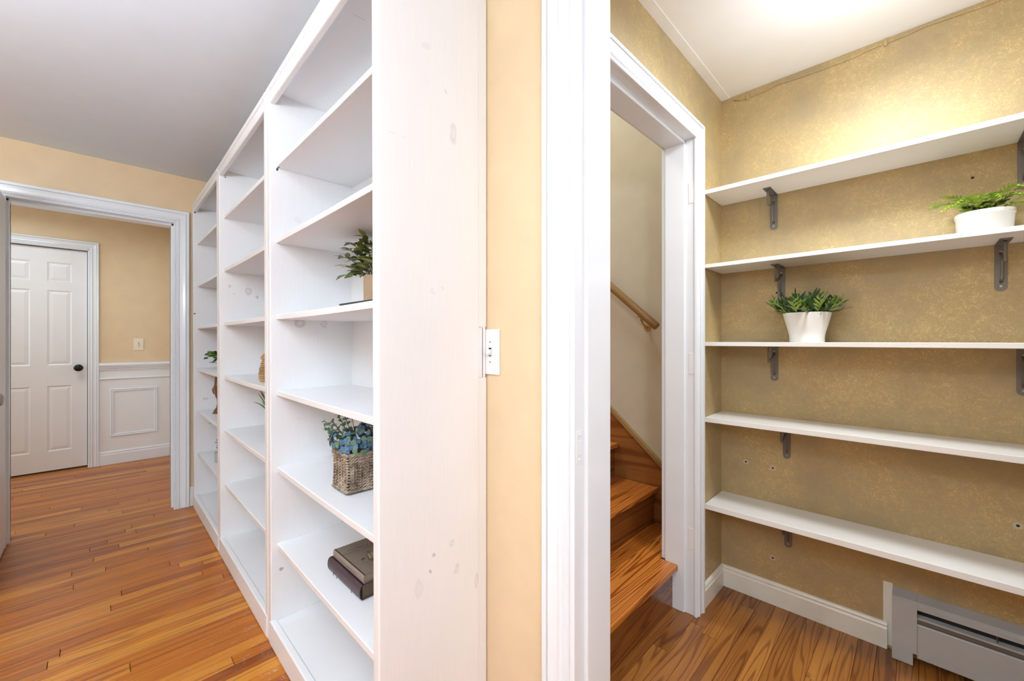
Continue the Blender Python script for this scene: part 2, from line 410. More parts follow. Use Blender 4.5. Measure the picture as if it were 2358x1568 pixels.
# ---- corridor-pantry opening: casing, jamb, stop, strike plate
casing('trim_2', (XW, 0, 0), (0, -1, 0), (-1, 0, 0), -DO1, -DO0, DOZ, .08)
j = bmesh.new()
bx(j, (XW-.002, DO1-.012, 0), (XP+.022, DO1+.004, DOZ), .0015); bx(j, (XW-.002, DO0-.004, 0), (XP+.022, DO0+.012, DOZ), .0015)
bx(j, (XW-.002, DO0, DOZ-.012), (XP+.022, DO1, DOZ+.004), .0015)
trim3 = struct('trim_3', j, 'trim', label='white jamb lining of the wide pantry opening')
st = bmesh.new()
for y0, y1 in ((DO1-.022, DO1-.010), (DO0+.010, DO0+.022)): bx(st, (XW+.040, y0, 0), (XP+.024, y1, DOZ-.01), .003)
bx(st, (XW+.040, DO0+.01, DOZ-.022), (XP+.024, DO1-.01, DOZ-.01), .003)
obj('door_stop', st, 'trim', trim3)
sp = box((XW+.006, DO1-.0128, .885), (XW+.032, DO1-.011, .965), .002)
obj('strike_plate', sp, 'trim', trim3, label='painted-over strike plate')
obj('strike_hole', boxes([((XW+.013, DO1-.0134, .905), (XW+.026, DO1-.0125, .94))], .0003), 'door', trim3)
obj('screw', disc(disc(bmesh.new(), (XW+.019, DO1-.0128, .956), (0, -1, 0), .003), (XW+.019, DO1-.0128, .894), (0, -1, 0), .003), 'trim', trim3)

# ---- stair doorway
casing('trim_4', (0, YP, 0), (1, 0, 0), (0, -1, 0), 1.066, 1.817, 2.062, .066)
j = bmesh.new()
bx(j, (1.048, YP-.004, 0), (1.062, YP+.13, 2.075), .0015); bx(j, (1.821, YP-.004, 0), (1.836, YP+.13, 2.075), .0015); bx(j, (1.062, YP-.004, 2.064), (1.821, YP+.13, 2.078), .0015)
t5 = struct('trim_5', j, 'trim', label='white jamb lining of the stair doorway')
st = bmesh.new()
bx(st, (1.060, YP+.040, 0), (1.072, YP+.128, 2.065), .003); bx(st, (1.811, YP+.040, 0), (1.823, YP+.128, 2.065), .003); bx(st, (1.06, YP+.040, 2.052), (1.823, YP+.128, 2.066), .003)
obj('door_stop', st, 'trim', t5)
for z in (1.83, 1.09, .33):
    hm = box((1.8195, YP-.001, z-.045), (1.8215, YP+.026, z+.045), .0008)
    obj('hinge_mortise', hm, 'door', t5, label='filled and painted-over hinge recess')
# stair-side casing seen past the stop
obj('stair_casing', boxes([((1.822, YP+.128, .2), (1.90, YP+.148, 2.13)), ((.985, YP+.128, 2.066), (1.90, YP+.148, 2.13))], .002), 'trim', t5)

# ---- hallway opening in the back wall
casing('trim_6', (0, YB, 0), (1, 0, 0), (0, -1, 0), -.352, .397, 2.018, .088)
j = bmesh.new()
bx(j, (-.372, YB-.004, 0), (-.356, YB+.194, 2.02), .0015); bx(j, (.400, YB-.004, 0), (.414, YB+.194, 2.02), .0015); bx(j, (-.372, YB-.004, 2.018), (.414, YB+.194, 2.036), .0015)
t7 = struct('trim_7', j, 'trim', label='white jamb lining of the hallway opening')
obj('door_stop', boxes([((.389, YB+.045, 0), (.402, YB+.085, 2.02)), ((-.358, YB+.045, 0), (-.345, YB+.085, 2.02)), ((-.358, YB+.045, 2.006), (.402, YB+.085, 2.02))], .002), 'trim', t7)
obj('strike_plate', box((.3985, YB+.010, .895), (.4005, YB+.030, .955), .0005), 'screw', t7, label='small dark metal strike plate')
casing('trim_8', (0, YB+.19, 0), (1, 0, 0), (0, 1, 0), -.352, .397, 2.018, .08)

# ---- far hall: door 1 with six panels, casing, wainscot
def sixpanel(root, x0, x1, z0, z1, yf, th, cols, rows, flip=1):
    """door leaf in the XZ plane; front face at y=yf looking to -y*flip; cols/rows panel edges"""
    bm = bmesh.new()
    rec = .007
    bx(bm, (x0, yf+rec*flip, z0), (x1, yf+(th-rec)*flip, z1))
    xs = [x0]+[c for p in cols for c in p]+[x1]
    # stiles
    for a, b in zip(xs[::2], xs[1::2]): bx(bm, (a, yf, z0), (b, yf+th*flip, z1), .001, 1)
    zs = [z0]+[c for p in rows for c in p]+[z1]
    for (ca, cb) in cols:
        for a, b in zip(zs[::2], zs[1::2]): bx(bm, (ca-.001, yf, a), (cb+.001, yf+th*flip, b), .001, 1)
    obj('door_leaf', bm, 'door', root)
    for ca, cb in cols:
        for ra, rb in rows:
            p = bmesh.new()
            # raised field with sloping shoulders, and a sticking bead round it
            i1, i2 = .012, .034
            y1, y2 = yf+rec*flip, yf+.0015*flip
            o_ = [(ca, ra), (cb, ra), (cb, rb), (ca, rb)]
            def ring(i, y): return [p.verts.new((x+(i if x == ca else -i), y, z+(i if z == ra else -i))) for x, z in o_]
            r0 = ring(0, yf+.0005*flip); r1 = ring(.009, yf+(rec-.001)*flip); r2 = ring(i1, yf+(rec-.001)*flip); r3 = ring(i2, y2)
            for A, B in ((r0, r1), (r1, r2), (r2, r3)):
                for k in range(4): p.faces.new((A[k], A[(k+1) % 4], B[(k+1) % 4], B[k]))
            p.faces.new(r3)
            obj('door_panel', p, 'door', root)
d1 = bpy.data.objects.new('door_1', None); C.objects.link(d1); d1.location = (-.35, 5.60, 0); d1['kind'] = 'structure'; d1['label'] = 'closed white six-panel door at the far end of the hall with black knob'
sixpanel(d1, -.648, -.040, .014, 2.028, 5.60, .035, ((-.545, -.392), (-.291, -.140)), ((.187, .776), (.966, 1.645), (1.727, 1.90)))
kb = lathe(bmesh.new(), [(.0, 0), (.030, 0), (.030, .004), (.012, .007), (.011, .03), (.022, .036), (.030, .045), (.031, .055), (.026, .063), (.012, .067), (0, .0675)], (0, 0, 0), 28)
bmesh.ops.rotate(kb, verts=kb.verts, cent=(0, 0, 0), matrix=Matrix.Rotation(R(90), 3, 'X')); bmesh.ops.translate(kb, verts=kb.verts, vec=(-.097, 5.60, .936))
obj('door_knob', kb, 'black', d1, smooth=True, label='round black door knob')
casing('trim_9', (0, 5.55, 0), (1, 0, 0), (0, -1, 0), -.655, -.030, 2.045, .068)
j = boxes([((-.666, 5.546, 0), (-.652, 5.66, 2.05)), ((-.036, 5.546, 0), (-.020, 5.66, 2.05)), ((-.666, 5.546, 2.034), (-.02, 5.66, 2.052))], .001)
struct('trim_10', j, 'trim', label='white jamb lining round the far door')
wallbox('door_gap_shade', [((-.7, 5.70, 0), (.0, 5.72, 2.1))], 'dark')  # dark sheet standing in for the unlit room behind the closed door
# wainscot
wa0, wa1 = .038, .575
struct('trim_11', box((wa0, 5.545, .0), (wa1+.01, 5.551, .93)), 'door', label='painted white wainscot field')
RAIL = [(0, 0), (.012, 0), (.014, .012), (.022, .020), (.026, .034), (.034, .040), (.036, .052), (.030, .056), (.026, .062), (.026, .070), (0, .070)]
struct('trim_12', extr(RAIL, (wa0, 5.547, .906), (wa1-.02, 5.547, .906), (0, -1, 0)), 'trim', label='white moulded chair rail')
BEAD = [(0, 0), (.008, 0), (.012, .006), (.010, .014), (.004, .018), (0, .018)]
struct('trim_13', extr(BEAD, (wa0, 5.546, .815), (wa1-.02, 5.546, .815), (0, -1, 0)), 'trim', label='thin bead under the chair rail')
def frame(a0, a1, z0, z1, y, w_=.028, h=.012):
    bm = bmesh.new(); rows = []
    for p, hh in ((0, 0), (0, h*.6), (w_*.25, h), (w_*.45, h*.5), (w_*.6, h*.5), (w_*.75, h*.8), (w_, h*.4), (w_, 0)):
        rows.append([bm.verts.new((x, y-hh, z)) for x, z in ((a0+p, z0+p), (a1-p, z0+p), (a1-p, z1-p), (a0+p, z1-p))])
    for a, b in zip(rows, rows[1:]):
        for k in range(4): bm.faces.new((a[k], a[(k+1) % 4], b[(k+1) % 4], b[k]))
    return bm
struct('trim_14', frame(.113, .463, .262, .722, 5.546), 'trim', label='raised rectangular picture-frame moulding on the wainscot')
BASE = [(0, 0), (.014, 0), (.014, .075), (.010, .082), (.012, .090), (.008, .097), (.003, .10), (0, .10)]
def basep(h): return [(a, b*h/.10) for a, b in BASE]
struct('baseboard_hall_back', extr(basep(.125), (wa0, 5.546, 0), (wa1+.01, 5.546, 0), (0, -1, 0)), 'trim')
struct('trim_15', box((.556, 4.62, 0), (.585, 5.42, 2.09), .003), 'door', label='edge of the white casing on the right hall wall')
# pieces beside the corridor bookcases
struct('baseboard_back', extr(basep(.135), (.487, YB, 0), (XW, YB, 0), (0, -1, 0)), 'oldwhite')
# pantry baseboards
struct('baseboard_pantry_left', extr(basep(.10), (1.883, YP, 0), (XS, YP, 0), (0, -1, 0), cut=(0, -1)), 'oldwhite')
struct('baseboard_pantry_back', extr(basep(.10), (XS, YP, 0), (XS, .086, 0), (-1, 0, 0), cut=(1, 0)), 'oldwhite')
# ---- open door at the left edge of the picture
d2 = bpy.data.objects.new('door_2', None); C.objects.link(d2); d2.location = (-.36, YB-.03, 0); d2.rotation_euler = (0, 0, R(-90)); d2['kind'] = 'structure'; d2['label'] = 'edge of the open white panelled door folded back at the left of the picture'
class Fake: location = (0, 0, 0); parent = None
def sixlocal(root):
    n0 = len(bpy.data.objects)
    tmp = set(bpy.data.objects)
    z = bpy.data.objects.new('tmp', None); C.objects.link(z)
    sixpanel(z, 0, .72, .012, 2.0, 0, -.035, ((.11, .31), (.41, .61)), ((.19, .78), (.97, 1.63), (1.72, 1.89)), 1)
    for o in list(z.children): o.parent = root
    bpy.data.objects.remove(z)
sixlocal(d2)
kb = lathe(bmesh.new(), [(.0, 0), (.030, 0), (.030, .004), (.012, .007), (.011, .03), (.022, .036), (.030, .045), (.031, .055), (.026, .063), (.012, .067), (0, .0675)], (0, 0, 0), 28)
bmesh.ops.rotate(kb, verts=kb.verts, cent=(0, 0, 0), matrix=Matrix.Rotation(R(-90), 3, 'X')); bmesh.ops.translate(kb, verts=kb.verts, vec=(.655, .0, .915))
obj('door_knob', kb, 'screw', d2, smooth=True, local=True, label='bright round door knob')

# ------------------------------------------------------------------ staircase
ST = thing('staircase', 'varnished fir stairs rising behind the white doorway beside the pantry', 'staircase', (1.5, .78, 0))
run, rise = .243, .1965
for k in range(11):
    yn, zt = .757+k*run, rise*(k+1)+ .004
    x0, x1 = (.985, 2.158)
    a0, a1 = (1.060, 1.846) if k == 0 else (x0+.02, 2.149)
    tr = bmesh.new()
    if k == 0:
        foot = [(1.0745, yn), (1.846, yn), (1.846, .7275-.0), (1.846, yn)][:2]+[(1.8335, .772), (1.808, .772), (1.808, .839), (2.149, .839), (2.149, yn+run+.04), (.985, yn+run+.04), (.985, .839), (1.0745, .839)]
        foot = [(1.0745, yn), (1.808, yn), (1.808, .839), (2.149, .839), (2.149, yn+run+.04), (.985, yn+run+.04), (.985, .839), (1.0745, .839)]
        A = [tr.verts.new((x, y, zt-.028)) for x, y in foot]; B = [tr.verts.new((x, y, zt)) for x, y in foot]
        for q in range(8): tr.faces.new((A[q], A[(q+1) % 8], B[(q+1) % 8], B[q]))
        tr.faces.new(A); tr.faces.new(B)
        fe = [e for e in tr.edges if all(abs(v.co.y-yn) < 1e-5 for v in e.verts) and abs(e.verts[0].co.x-e.verts[1].co.x) > .1]
        bmesh.ops.bevel(tr, geom=fe, offset=.006, segments=3, affect='EDGES', profile=.5)
    else: bx(tr, (a0, yn, zt-.028), (a1, yn+run+.04, zt), .008, 3)
    obj('tread', tr, 'tread', ST)
    if k == 0: rb = box((1.063, yn+.024, 0), (1.820, yn+.044, zt-.028))
    else: rb = box((a0, yn+.026, zt-rise-.004), (a1-.008, yn+.045, zt-.028))
    obj('riser', rb, 'riser', ST)
    if k: obj('cove_moulding', extr([(0, 0), (.0, -.014), (.003, -.014), (.012, -.004), (.012, 0)], (a0, yn+.026, zt-.028), (a1-.008, yn+.026, zt-.028), (0, -1, 0)), 'riser', ST)
# little nose return on the jamb
obj('nosing_return', box((1.80, .757, .1725), (1.846, .7745, .2005), .005), 'tread', ST)
# skirt boards along the wall
def skirt_poly(x, xo, mat, lo, hi, name):
    bm = bmesh.new(); s = .86
    y0, z0 = .835, .405; y1 = 3.4; z1 = z0+s*(y1-y0)
    pts = [(y0, z0+lo), (y0, z0+hi), (y1, z1+hi), (y1, z1+lo)]
    if lo < -1: pts = [(y0, 0), (y0, z0+hi), (y1, z1+hi), (y1, z1-.6)]
    A = [bm.verts.new((x, y, z)) for y, z in pts]; B = [bm.verts.new((xo, y, z)) for y, z in pts]
    for k in range(4): bm.faces.new((A[k], A[(k+1) % 4], B[(k+1) % 4], B[k]))
    bm.faces.new(A); bm.faces.new(B); return obj(name, bm, mat, ST)
skirt_poly(2.1665, 2.150, 'skirt', -2, -.012, 'skirt_board')
skirt_poly(2.1665, 2.140, 'rail', -.030, -.004, 'skirt_cap')
# handrail
HR = thing('handrail', 'round oak handrail on brass brackets on the stair wall', 'handrail', (2.09, 1.005, 1.28))
d = Vector((0, 1, .86)).normalized(); p0 = Vector((2.092, .985, 1.262))
hb = tube(bmesh.new(), [p0, p0+d*.004, p0+d*3.0], [.019, .0215, .0215], 20)
obj('rail', hb, 'rail', HR, smooth=True)
for s in (.12, 1.3):
    q = p0+d*s
    bm = bmesh.new()
    tube(bm, [q+Vector((0, 0, -.018)), q+Vector((.0, 0, -.032)), q+Vector((.02, -.0, -.055)), q+Vector((.05, 0, -.075)), q+Vector((.072, 0, -.078))], [.008, .006, .006, .006, .008], 10)
    disc(bm, q+Vector((.076, 0, -.078)), (-1, 0, 0), .022, .006)
    bx(bm, q+Vector((-.008, -.025, -.024)), q+Vector((.008, .025, -.018)), .001)
    obj('rail_bracket', bm, 'brass', HR, smooth=False)

# ------------------------------------------------------------------ bookcases
def xf(y): return .480+.0085*(y-.92)
def warp(bm):
    for v in bm.verts:
        wgt = max(0, min(1, (.82-v.co.x)/.34)); s = v.co.z/2.19
        v.co.x += (xf(v.co.y)-.48)*wgt + s*(-.007)*wgt
        q = v.co.y-1.84; dz = -.009-.030*q+.008*q*q
        if v.co.z > 2.0: v.co.z += dz*(1 if v.co.z > 2.15 else .5)
    return bm
ZS = [1.891, 1.593, 1.293, .994, .693, .391]
TOP = 2.19
def bookcase(name, y0, y1, tn, tf, label, end=False):
    """y0 near end .. y1 far end; tn, tf panel thicknesses"""
    t = thing(name, label, 'bookcase', (.66, (y0+y1)/2, 0), 0, 'white bookcases along the corridor wall')
    F, B = .48, XW-.008
    xs = F+.023
    def panel(a, b, nm, notch=False):
        bm = bmesh.new()
        if notch: bx(bm, (F, a, 0), (XW-.036, b, TOP), .004, 3)
        else: bx(bm, (F, a, 0), (B, b, TOP), .004, 3)
        obj('side_panel', warp(bm), 'pine', t)
    panel(y0, y0+tn, 'n', end); panel(y1-tf, y1, 'f')
    if end:
        # scribe strip at the back, cut away round the light switch
        bm = bmesh.new()
        for z0, z1 in ((0, 1.0815), (1.2285, TOP+.02)): bx(bm, (XW-.0375, y0+.004, z0), (XW-.002, y0+.030, z1), .005, 2)
        bx(bm, (XW-.0375, y0+.005, 1.0815), (XW-.018, y0+.029, 1.2285))
        obj('scribe_strip', bm, 'pine', t)
    obj('back_panel', warp(box((B-.012, y0+.005, .05), (B, y1-.005, TOP-.01))), 'pine', t)
    a, b = y0+tn+.0008, y1-tf-.0008
    obj('top_board', warp(box((F-.004, y0+.002, TOP-.022), (B, y1-.002, TOP+.0), .006, 3)), 'pine', t)
    obj('top_rail', warp(box((F+.001, a, TOP-.07), (F+.022, b, TOP-.021), .004, 2)), 'pine', t)
    for z in ZS:
        bm = bmesh.new(); n = 10; hh = .020
        sag = random.uniform(.001, .004)
        rows = []
        for i in range(n+1):
            y = a+(b-a)*i/n; s = -sag*math.sin(math.pi*i/n)
            rows.append([bm.verts.new((x, y, z+s+dz)) for x, dz in ((xs+.002, 0), (B-.012, 0), (B-.012, -hh), (xs+.001, -hh), (xs, -hh+.001), (xs, -.002))])
        for A, D in zip(rows, rows[1:]):
            for k in range(6): bm.faces.new((A[k], A[(k+1) % 6], D[(k+1) % 6], D[k]))
        bm.faces.new(rows[0]); bm.faces.new(rows[-1])
        obj('shelf', warp(bm), 'pine', t)
    obj('bottom_shelf', warp(box((F+.022, a, .068), (B-.012, b, .088), .001)), 'pine', t)
    obj('kick_board', warp(box((F-.003, y0+(.012 if not end else .004), .001), (F+.022, b+.014, .092), .005, 3)), 'pine', t)
    return t
bkC = bookcase('bookcase', .917, 1.839, .030, .038, 'nearest white bookcase, its knotty side panel facing the camera', True)
bkB = bookcase('bookcase', 1.841, 2.799, .038, .036, 'middle white bookcase holding the rope jar and spiky plant')
bkA = bookcase('bookcase', 2.801, 3.700, .036, .036, 'farthest white bookcase, beside the hallway opening')

# ---- light switches
def switch(name, c, u, n, w_, h_, mat, label):
    """plate at c on wall; u horizontal unit, n outward"""
    t = thing(name, label, 'light switch', c)
    c, u, n = Vector(c), Vector(u), Vector(n); z = Vector((0, 0, 1))
    def pb(du, dz, hu, hz, n0, n1, bev):
        bm = box((-hu, -hz, n0), (hu, hz, n1), bev)
        m = Matrix((u, z, n)).transposed(); bmesh.ops.transform(bm, matrix=m.to_4x4(), verts=bm.verts)
        bmesh.ops.translate(bm, verts=bm.verts, vec=c+u*du+z*dz); return bm
    obj('plate', pb(0, 0, w_/2, h_/2, .0, .006, .003), mat, t)
    obj('slot', pb(0, 0, .0055, .0125, .0055, .0062, 0), 'dark', t)
    obj('toggle_base', pb(0, -.001, .0046, .009, .0055, .0066, 0), mat, t)
    tg = pb(0, 0, .0042, .004, .0, .018, .001)
    bmesh.ops.rotate(tg, verts=tg.verts, cent=c, matrix=Matrix.Rotation(R(22), 3, n.cross(z)*(-1)) if n.cross(z).length else Matrix.Identity(3))
    bmesh.ops.translate(tg, verts=tg.verts, vec=n*.004+z*.002)
    obj('toggle', tg, mat, t)
    for s in (-1, 1):
        obj('screw', disc(bmesh.new(), c+z*.030*s+n*.006, n, .0034, .0008, 14), 'screw', t)
switch('light_switch', (XW, .903, 1.156), (0, -1, 0), (-1, 0, 0), .076, .134, 'plate', 'white toggle light switch notched into the near bookcase edge')
switch('light_switch', (.318, 5.55, 1.152), (1, 0, 0), (0, -1, 0), .074, .118, 'ivory', 'ivory light switch on the tan wall above the far chair rail')

# ------------------------------------------------------------------ pantry shelves with brackets
XF = 1.934
def bracket(root, y, z, side):
    """L bracket with wire truss: plate on the wall below the shelf underside z"""
    g = bpy.data.objects.new('bracket', None); C.objects.link(g); g.parent = root; g.location = Vector((XS, y, z))-Vector(root.location)
    def ob(nm, bm, mat, smooth=False):
        finish(bm, smooth); me = bpy.data.meshes.new(nm); bm.to_mesh(me); bm.free(); me.materials.append(M[mat])
        o = bpy.data.objects.new(nm, me); C.objects.link(o); o.parent = g; return o
    hw = .0145; th = .003; L = .158; A = .128
    bm = bmesh.new()
    bx(bm, (-th, -hw, -L+hw), (0, hw, 0), .0004, 1)
    s = 12; v1 = [bm.verts.new((0, hw*math.cos(math.pi*k/s), -L+hw-hw*math.sin(math.pi*k/s))) for k in range(s+1)]
    v2 = [bm.verts.new((-th, hw*math.cos(math.pi*k/s), -L+hw-hw*math.sin(math.pi*k/s))) for k in range(s+1)]
    bm.faces.new(v1); bm.faces.new(v2)
    for k in range(s): bm.faces.new((v1[k], v1[k+1], v2[k+1], v2[k]))
    ob('wall_plate', bm, 'steel')
    bm = bmesh.new(); bx(bm, (-A, -hw, -th), (0, hw, 0), .0004, 1); ob('shelf_plate', bm, 'steel')
    bm = bmesh.new(); r = .0042
    tube(bm, [(-A+.022, 0, -th), (-A+.020, 0, -.012), (-A+.022, 0, -.058), (-A+.03, 0, -.068), (-.012, 0, -.040), (-.008, 0, -.036)], r, 8)
    tube(bm, [(-.006, .001, -.030), (-.034, .0, -.046), (-.036, .0, -.052), (-.034, 0, -.098), (-.022, 0, -.115), (-.006, 0, -.128)], r, 8)
    tube(bm, [(-A+.028, 0, -.066), (-A+.05, 0, -.064), (-.034, 0, -.05)], r, 8)
    ob('wire_brace', bm, 'steel', True)
    for q, nn in (((-th, 0, -.026), (-1, 0, 0)), ((-th, 0, -.142), (-1, 0, 0)), ((-.028, 0, -th), (0, 0, -1)), ((-A+.012, 0, -th), (0, 0, -1))):
        ob('screw', disc(bmesh.new(), q, nn, .0042, .0015, 14), 'screw')
SH = [(1.867, .0185, (.466, -.249), 'topmost pantry shelf, empty'),
      (1.5325, .0165, (.437, -.199), 'second pantry shelf from the top, carrying the fern in a white pot'),
      (1.183, .0175, (.463, -.247), 'middle pantry shelf, carrying the grassy plant in a tapered white pot'),
      (.845, .0215, (.416,), 'fourth pantry shelf from the top, empty, above the lowest one'),
      (.455, .023, (.411,), 'lowest pantry shelf, empty, above the baseboard heater')]
for z, th, ys, lab in SH:
    t = thing('wall_shelf', 'white laminate '+lab, 'shelf', (2.05, 0, z-th), 0, 'white shelves on the gold pantry wall')
    obj('board', box((XF, -1.6, z-th), (XS-.0008, YP-.0015, z), .0012), 'shelf', t)
    for y in ys: bracket(t, y, z-th-.0002, 1)

# ------------------------------------------------------------------ baseboard heater
HT = thing('baseboard_heater', 'pale grey metal baseboard heater under the pantry shelves', 'heater', (2.13, -.4, 0))
ya, yb = .071, -1.6
# end cap with sloping top, foot cut away at its right
bm = bmesh.new()
xt = XS-.0
prof = [(xt, .262), (2.118, .252), (2.104, .236), (2.101, .012), (xt, .012)]
def slab(prof, y0, y1):
    b = bmesh.new(); A = [b.verts.new((x, y0, z)) for x, z in prof]; B = [b.verts.new((x, y1, z)) for x, z in prof]
    n = len(prof)
    for k in range(n): b.faces.new((A[k], A[(k+1) % n], B[(k+1) % n], B[k]))
    b.faces.new(A); b.faces.new(B); return b
cap = slab([(xt, .246), (2.113, .233), (2.101, .224), (2.0995, .048), (xt, .048)], ya, .0035)
obj('end_cap', cap, 'heater', HT)
obj('end_cap_foot', slab([(xt, .05), (2.0995, .05), (2.0995, .003), (xt, .003)], ya, .0145), 'heater', HT)
obj('back_plate', box((xt-.004, yb, .045), (xt-.0005, .003, .238)), 'heater_in', HT)  # back plate coloured dark for the shade behind the slots
obj('top_cover', slab([(xt-.002, .245), (2.117, .232), (2.105, .221), (2.105, .208), (2.108, .208), (2.108, .220), (2.119, .229), (xt-.002, .240)], .003, yb), 'heater', HT)
obj('damper', slab([(2.106, .174), (2.1045, .175), (2.1045, .180), (2.106, .181), (2.128, .184), (2.128, .180)], .003, yb), 'heater', HT)
obj('slot_shade_box', box((2.118, yb, .04), (2.152, .003, .168)), 'heater_in', HT); obj('slot_shade_sheet', slab([(2.113, .04), (2.113, .170), (2.115, .170), (2.115, .04)], .003, yb), 'steel', HT)  # dark box and grey sheet stand in for the shade inside the slots
obj('front_cover', slab([(2.104, .034), (2.1035, .153), (2.106, .157), (2.110, .157), (2.107, .152), (2.107, .034)], .0032, yb), 'heater', HT)
obj('support_hook', boxes([((2.110, -.188, .184), (2.15, -.186, .226))]), 'heater_in', HT)
obj('pipe_elbow', tube(bmesh.new(), [(2.135, -.03, .02), (2.135, -.05, .026), (2.135, -.09, .026), (2.135, -.12, .026)], .006, 12), 'steel', HT, smooth=True)
struct('trim_16', boxes([((XS-.0015, .071, .012), (XS+.001, .098, .255))]), 'oldwhite', label='unpainted patch beside the heater end cap')

# ------------------------------------------------------------------ painted cable under the pantry ceiling
c_, s_ = math.cos(math.atan(936/950)), math.sin(math.atan(936/950))
def atX(u, v, X):
    x, y = 950*c_+(u-1179)*s_, 950*s_-(u-1179)*c_; k = X/x; return Vector((X, k*y, H+(784-v)*k))
cpts = [atX(u, v, XS-.0035) for u, v in ((1690, 231), (1705.5, 230.5), (1722, 224), (1745, 216), (1762, 208.6), (1786, 195), (1840, 178), (1899, 157), (1960, 134), (1995, 117), (2017.6, 107), (2039, 99), (2090.7, 79), (2127, 61), (2200, 36), (2279.5, 9), (2330, -12), (2500, -75))]
cb = thing('cable', 'thin gold-painted cable clipped along the wall just under the pantry ceiling', 'cable', tuple(cpts[0]))
obj('wire', tube(bmesh.new(), cpts, .0026, 8), 'gold', cb, smooth=True)
for i in (2, 11):
    q = cpts[i]; obj('clip', box(q-Vector((.005, .006, .012)), q+Vector((.0035, .006, .012)), .0015), 'gold', cb)

# ------------------------------------------------------------------ plants
def leafmesh(name, L, W, curve=.25, mat='leaf_a', tip=1.0, seg=5, fold=.15, round_=False):
    """leaf along +X, base at origin, curving down"""
    bm = bmesh.new(); rows = []
    for i in range(seg+1):
        t = i/seg
        if round_: wd = W/2*math.sin(math.pi*min(1, max(.0, t*.96+.02)))**.55
        else: wd = W/2*(math.sin(math.pi*t**.8))**.9 if 0 < t < 1 else 0.0004
        wd = max(wd, .0004)
        x = L*t; z = -curve*L*t*t
        rows.append([bm.verts.new((x, -wd, z+fold*wd)), bm.verts.new((x, 0, z)), bm.verts.new((x, wd, z+fold*wd))])
    for a, b in zip(rows, rows[1:]):
        for k in range(2): bm.faces.new((a[k], a[k+1], b[k+1], b[k]))
    finish(bm, True); me = bpy.data.meshes.new(name); bm.to_mesh(me); bm.free(); me.materials.append(M[mat]); return me
def place(name, me, parent, p, direction, roll=0, scale=1):
    o = bpy.data.objects.new(name, me); C.objects.link(o); o.parent = parent
    d = Vector(direction).normalized(); q = d.to_track_quat('X', 'Z')
    o.rotation_mode = 'QUATERNION'; from mathutils import Quaternion
    o.rotation_quaternion = q @ Quaternion((1, 0, 0), roll)
    o.location = Vector(p)-Vector(parent.location); o.scale = (scale,)*3; return o
def arc(p, q, bend, n=6):
    p, q = Vector(p), Vector(q); out = []
    for i in range(n+1):
        t = i/n; out.append(p.lerp(q, t)+Vector((0, 0, bend*math.sin(math.pi*t))))
    return out

# -- leafy plant in a brown kraft pot (near bookcase, third shelf)
zs = ZS[2]+.001
PC = Vector((.702, 1.352, zs))
t = thing('potted_plant', 'leafy olive-green plant in a brown kraft pot on the near bookcase', 'plant', PC)
bm = lathe(bmesh.new(), [(0, 0), (.047, 0), (.0475, .003), (.0485, .119), (.0475, .12), (.0455, .119), (.045, .104), (0, .104)], PC, 44)
obj('pot', bm, 'kraft', t, smooth=True); obj('soil', lathe(bmesh.new(), [(0, .107), (.044, .106)], PC, 24), 'soil', t)
rng = random.Random(3)
lm = [leafmesh('leaf', .046, .022, .35, 'leaf_a'), leafmesh('leaf', .038, .021, .5, 'leaf_a'), leafmesh('leaf', .042, .018, .3, 'leaf_dark')]
stems = bmesh.new(); nleaf = 0
tips = [(-.05, .165, .20), (-.035, .12, .245), (-.02, .105, .165), (-.05, .09, .125), (-.055, .14, .16), (-.04, .16, .135), (-.05, .11, .22), (0, .10, .25), (.03, .05, .245), (-.03, .04, .255), (.0, 0, .245), (.05, .02, .22), (-.06, .03, .17), (.02, .13, .20), (-.045, .075, .235), (.06, -.05, .2), (-.05, -.05, .21), (.0, -.08, .24), (.03, .09, .15), (-.03, .06, .19)]
for tp in tips:
    q = PC+Vector(tp)+Vector((0, 0, .005)); b0 = PC+Vector((tp[0]*.3, tp[1]*.25, .105))
    pts = arc(b0, q, .02, 6); tube(stems, pts, [.0018]*5+[.0012, .0008], 6)
    for i in range(2, 7):
        for s in (0, 1):
            if nleaf > 190: break
            a = rng.random()*6.28; dirn = (pts[i]-pts[i-1]).normalized()*.5+Vector((math.cos(a), math.sin(a), rng.uniform(-.1, .5)))
            place('leaf', rng.choice(lm), t, pts[i], dirn, rng.uniform(-.6, .6), rng.uniform(.75, 1.1)); nleaf += 1
obj('stems', stems, 'stem', t)
obj_s = obj('slate_tray', box((.512, 1.03, zs-.0005), (.64, 1.225, zs+.0045), .001), 'slate'); obj_s['label'] = 'thin dark flat tray lying on the near bookcase shelf before the kraft pot'; obj_s['category'] = 'tray'

